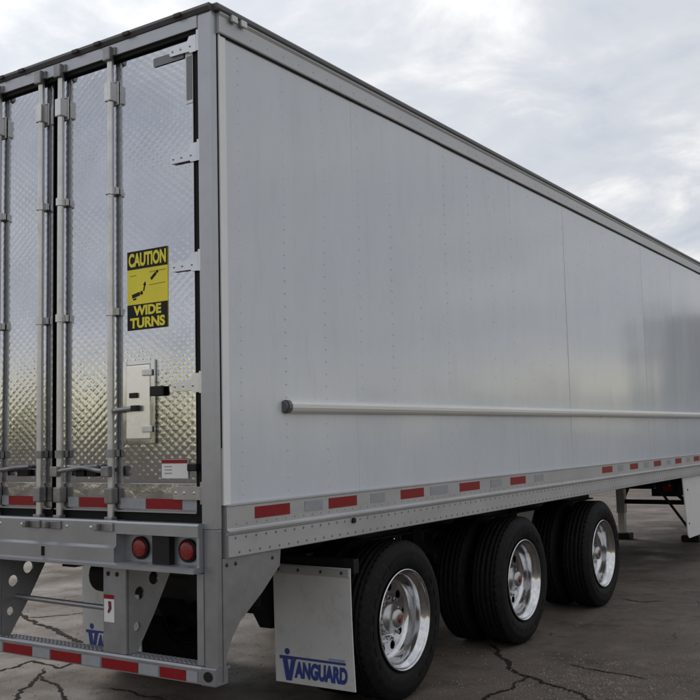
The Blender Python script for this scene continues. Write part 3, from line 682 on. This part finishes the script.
for y in AX:
    for sd in (1, -1):
        xo = -.165 if sd > 0 else mirror(-.165); rz = 0 if sd > 0 else math.pi
        spin = random.uniform(0, 6)
        for k, dx in enumerate((0, .335)):
            w = tag(empty('wheel', (xo-sd*dx, y, RZ)), 'outer dual wheel with polished rim' if k == 0 else 'inner dual wheel hidden behind the outer one')
            w.parent = T; w.matrix_parent_inverse = Matrix.Translation(-WL(T))
            bpy.context.view_layer.update()
            def put(me, nm, ang=0):
                o = bpy.data.objects.new(nm, me); C.objects.link(o); o.parent = w
                flip = (sd < 0) ^ (k == 1)
                o.rotation_euler = (ang, 0, math.pi if flip else 0); return o
            put(TY, 'tyre', spin+k); put(RM if k == 0 else RMI, 'rim', spin)
            if k == 0:
                put(HB, 'hub')
                for i in range(10):
                    a = spin+2*math.pi*(i+.5)/10; o = put(NU, 'wheel_nut')
                    flip = sd < 0
                    o.location = (0, .136*math.cos(a), .136*math.sin(a))
                c = MB().lathe([(.0845, .030), (.090, .028), (.092, .001)], 20).mesh('hub_cap', REDCAP); put(c, 'hub_cap')
    ax = MB().tube([(-2.3, y, RZ), (-.3, y, RZ)], .065, 14).build('axle', CHAS, T)
    for sd in (1, -1):
        x = -.55 if sd > 0 else mirror(-.55)
        inst(DRUM, 'brake_drum', T, (x-.07*sd, y, RZ), 0 if sd > 0 else math.pi)
        xr = -.80 if sd > 0 else mirror(-.80)
        MB().prism([(y-.62, .98), (y-.50, .98), (y-.46, .62), (y+.05, .60), (y+.05, .47), (y-.55, .50), (y-.66, .66)], 'X', xr-.05, xr+.05).build('suspension_hanger', CHAS, T)
        MB().tube([(xr, y+.30, .56), (xr, y+.30, .68), (xr, y+.30, .80), (xr, y+.30, .93)], [.10, .13, .13, .09], 14).build('air_spring', RUB, T)
        MB().box(xr-.05, xr+.05, y-.02, y+.42, .50, .57).build('spring_seat', CHAS, T)
        MB().tube([(xr+.18*-sd, y-.42, .66), (xr+.18*-sd, y-.16, .66)], .08, 12).build('brake_chamber', CHAS, T)
for sd in (1, -1):
    xr = -.80 if sd > 0 else mirror(-.80)
    MB().prism([(xr-.06, .95), (xr+.06, .95), (xr+.06, .965), (xr+.008, .965), (xr+.008, 1.145), (xr+.06, 1.145), (xr+.06, 1.1695), (xr-.06, 1.1695), (xr-.06, 1.145), (xr-.008, 1.145), (xr-.008, .965), (xr-.06, .965)], 'Y', .55, 7.6).build('slider_rail', CHAS, T)
cmesh = MB().prism([(-.04, 1.06), (.04, 1.06), (.04, 1.07), (.005, 1.07), (.005, 1.158), (.04, 1.158), (.04, 1.1695), (-.04, 1.1695), (-.04, 1.158), (-.005, 1.158), (-.005, 1.07), (-.04, 1.07)][::1], 'X', -1.22, 1.22).mesh('cross_member', CHAS)
y = 7.9
while y < 15.5: inst(cmesh, 'cross_member', T, (-1.3, y, 0)); y += .62
for y in (.62, 1.0, 2.9, 4.9, 6.9): MB().box(-1.73, -.87, y-.05, y+.05, .97, 1.13).build('slider_cross_beam', CHAS, T)
MB().tube([(-1.75, .80, .88), (-.85, .80, .88)], .12, 18).build('air_tank', CHAS, T)
# skirts
for sd in (1, -1):
    x0, x1 = sorted((-.030, -.018)) if sd > 0 else sorted((mirror(-.03), mirror(-.018)))
    sk = MB().prism([(8.89, 1.148), (11.75, 1.148), (11.75, .40), (11.68, .365), (9.08, .365), (9.03, .40)], 'X', x0, x1).build('side_skirt', mat('skirt_white', (.70, .70, .71), .4, var=.03, vscale=2, dirt=.12), T)
    for yy in (9.1, 10.4, 11.6):
        xo = x0 if sd > 0 else x1
        MB().tube([(xo-sd*.01, yy, .50), (xo-sd*.45, yy, 1.12)], .018, 6).build('skirt_strut', CHAS, sk)
        for zz in (.98, .55): MB().dome((x1 if sd > 0 else x0, yy, zz), .018, .008, (sd, 0, 0)).build('bolt', BLK, sk)
# landing gear
for x in (-.75, -1.85):
    lg = MB().box(x-.065, x+.065, 11.93, 12.07, .42, 1.169, bev=.006).build('landing_leg', mat('leg_grey', (.42, .42, .41), .5, .3, dirt=.3), T)
    MB().box(x-.05, x+.05, 11.945, 12.055, .10, .4195).build('inner_tube', mat('leg_inner', (.5, .5, .49), .4, .5), lg)
    MB().box(x-.14, x+.14, 11.88, 12.12, .0, .10, bev=.02).build('sand_shoe', CHAS, lg)
    MB().tube([(x, 12.08, .62), (x, 12.9, 1.12)], .03, 6).build('leg_brace', CHAS, lg)
MB().box(-1.78, -.82, 11.97, 12.03, .57, .64).build('cross_shaft', CHAS, T)
MB().tube([(-.80, 12.035, .60), (-1.40, 12.035, 1.12)], .032, 6).build('cross_brace', CHAS, T)
bx_ = MB().box(-.62, -.26, 9.55, 10.0, .86, 1.06, bev=.01).build('storage_box', CHAS, T)
box('red_reflector', RED, bx_, -.46, -.33, 9.538, 9.5495, .93, 1.02)

# ---------------------------------------------------------------- surroundings (mostly seen as reflections)
def clump_tree(name, x, y, h, rad, seed, label, group, m):
    rnd = random.Random(seed); t = tag(empty(name, (x, y, 0)), label, 'tree' if 'tree' in name else 'shrub', group)
    tr = MB()
    if h > 2.5:
        tr.tube([(x, y, 0), (x+.1, y, h*.3), (x-.05, y+.1, h*.85)], [h*.025, h*.018, h*.005], 7)
        for k in range(7):
            a = rnd.uniform(0, 6.3); z = h*rnd.uniform(.28, .7); tr.tube([(x, y, z), (x+rad*.6*math.cos(a), y+rad*.6*math.sin(a), z+h*.14)], [h*.008, h*.002], 5)
    else:
        for k in range(5):
            a = rnd.uniform(0, 6.3); tr.tube([(x, y, 0), (x+rad*.5*math.cos(a), y+rad*.5*math.sin(a), h*.7)], [.03, .008], 5)
    tr.build('trunk' if h > 2.5 else 'stem', BARK, t)
    lf = MB()
    cl = []
    for k in range(46):
        a = rnd.uniform(0, 6.3); w = rnd.random(); z = h*(.22+.78*w) if h > 2.5 else h*(.1+.9*w)
        rr = rad*(math.sin(math.pi*min(1, .12+.88*w))**.7)*math.sqrt(rnd.random())
        cl.append((x+rr*math.cos(a), y+rr*math.sin(a), z, rad*rnd.uniform(.16, .34)))
    for cx, cy, cz, cr in cl:
        for i in range(34):
            d = Vector((rnd.gauss(0, 1), rnd.gauss(0, 1), rnd.gauss(0, .8))).normalized()*cr*rnd.random()**.4
            p = Vector((cx, cy, cz))+d; a = Vector((rnd.gauss(0, 1), rnd.gauss(0, 1), rnd.gauss(0, 1))).normalized(); b_ = a.orthogonal().normalized(); s = rad*rnd.uniform(.035, .075)
            p.z = max(p.z, .05)
            lf.add([p-a*s, p-b_*s*.6, p+a*s, p+b_*s*.6], [(0, 1, 2, 3)])
    lf.build('crown' if h > 2.5 else 'foliage', m, t)
for i, (x, y, h, r_) in enumerate([(-7.6, 27.5, 1.3, 1.2), (-9.6, 28.2, 1.5, 1.3), (-5.8, 28.4, 1.2, 1.1), (-11.8, 29, 1.4, 1.2)]):
    clump_tree('shrub', x, y, h, r_, 300+i, ['low green shrub directly beyond the landing gear', 'taller green shrub left of the gap under the trailer', 'low green shrub nearest the side skirt line', 'green shrub farthest left beyond the trailer'][i], 'shrubs beyond the trailer', LEAF2)
def woods():
    rnd = random.Random(11); b = MB()
    for k in range(260):
        a = 2*math.pi*k/260+rnd.uniform(-.02, .02); d = rnd.uniform(135, 175); x, y = d*math.cos(a), d*math.sin(a)
        h = rnd.uniform(6, 11); r_ = h*.36
        for i in range(110):
            w = rnd.random(); rr = r_*math.sin(math.pi*(.1+.85*w))*math.sqrt(rnd.random()); t = rnd.uniform(0, 6.3)
            p = Vector((x+rr*math.cos(t), y+rr*math.sin(t), .3+h*w)); A = Vector((rnd.gauss(0, 1), rnd.gauss(0, 1), rnd.gauss(0, 1))).normalized(); B = A.orthogonal().normalized(); s = rnd.uniform(.5, 1.1)
            b.add([p-A*s, p-B*s*.7, p+A*s, p+B*s*.7], [(0, 1, 2, 3)])
    tag(b.build('far_woods', LEAF), 'dark far off belt of woods all round the lot', 'woods', kind='stuff')
woods()
# warehouse ahead to the right: its reflection darkens the far end of the trailer's side
wh = tag(empty('warehouse', (8, 62, 0)), 'low dark grey clad warehouse standing ahead to the right of the trailer', 'building')
box('wall', CLAD, wh, 1, 14.6, 56, 72, 0, 8.2); box('roof', DARKLIP, wh, .7, 14.9, 55.7, 72.3, 8.2, 8.6)
for x in (3, 6.5, 10, 13):
    d_ = box('dock_door', DOORW, wh, x-1.3, x+1.3, 55.93, 55.99, 1.1, 4.0)
    box('dock_bumper', BLK, d_, x-1.4, x+1.4, 55.6, 55.99, .5, 1.0)
rb = MB()
for i in range(27): rb.box(1.1+i*.5, 1.2+i*.5, 55.955, 56, 4.2, 8.1)
tag(rb.build('cladding_ribs', CLAD, wh), None, kind='stuff')
for i, (x, y, h, r_) in enumerate([(2.6, 50, 8.4, 2.2), (7.0, 51, 9.6, 2.5), (11.6, 50, 8.8, 2.3)]):
    clump_tree('tree', x, y, h, r_, 500+i, ['dark tree ahead of the trailer, nearest its side line', 'tallest dark tree before the warehouse', 'dark tree before the warehouse, farthest from the trailer'][i], 'trees before the warehouse', LEAF)

def grit():
    rnd = random.Random(21); b = MB()
    for k in range(5200):
        if k < 2600: cx, cy = gp(rnd.gauss(600, 60), rnd.gauss(684, 14)); 
        else: cx, cy = rnd.uniform(-6, 3), rnd.uniform(-.5, 9)
        x, y = cx+rnd.gauss(0, .08), cy+rnd.gauss(0, .08); s_ = rnd.uniform(.003, .008)*(1.6 if rnd.random() < .08 else 1)
        P = [(x+s_*math.cos(a)*rnd.uniform(.7, 1.2), y+s_*math.sin(a)*rnd.uniform(.7, 1.2), .0005) for a in (0, 1.6, 3.1, 4.7)]
        b.add(P+[(x+rnd.uniform(-.3, .3)*s_, y+rnd.uniform(-.3, .3)*s_, s_*.9)], [(0, 1, 4), (1, 2, 4), (2, 3, 4), (3, 0, 4)])
    tag(b.build('grit', mat('stone_grit', (.22, .185, .155), .85, var=.5, vscale=9)), 'loose pale grit scattered over the asphalt', 'grit', kind='stuff')
grit()
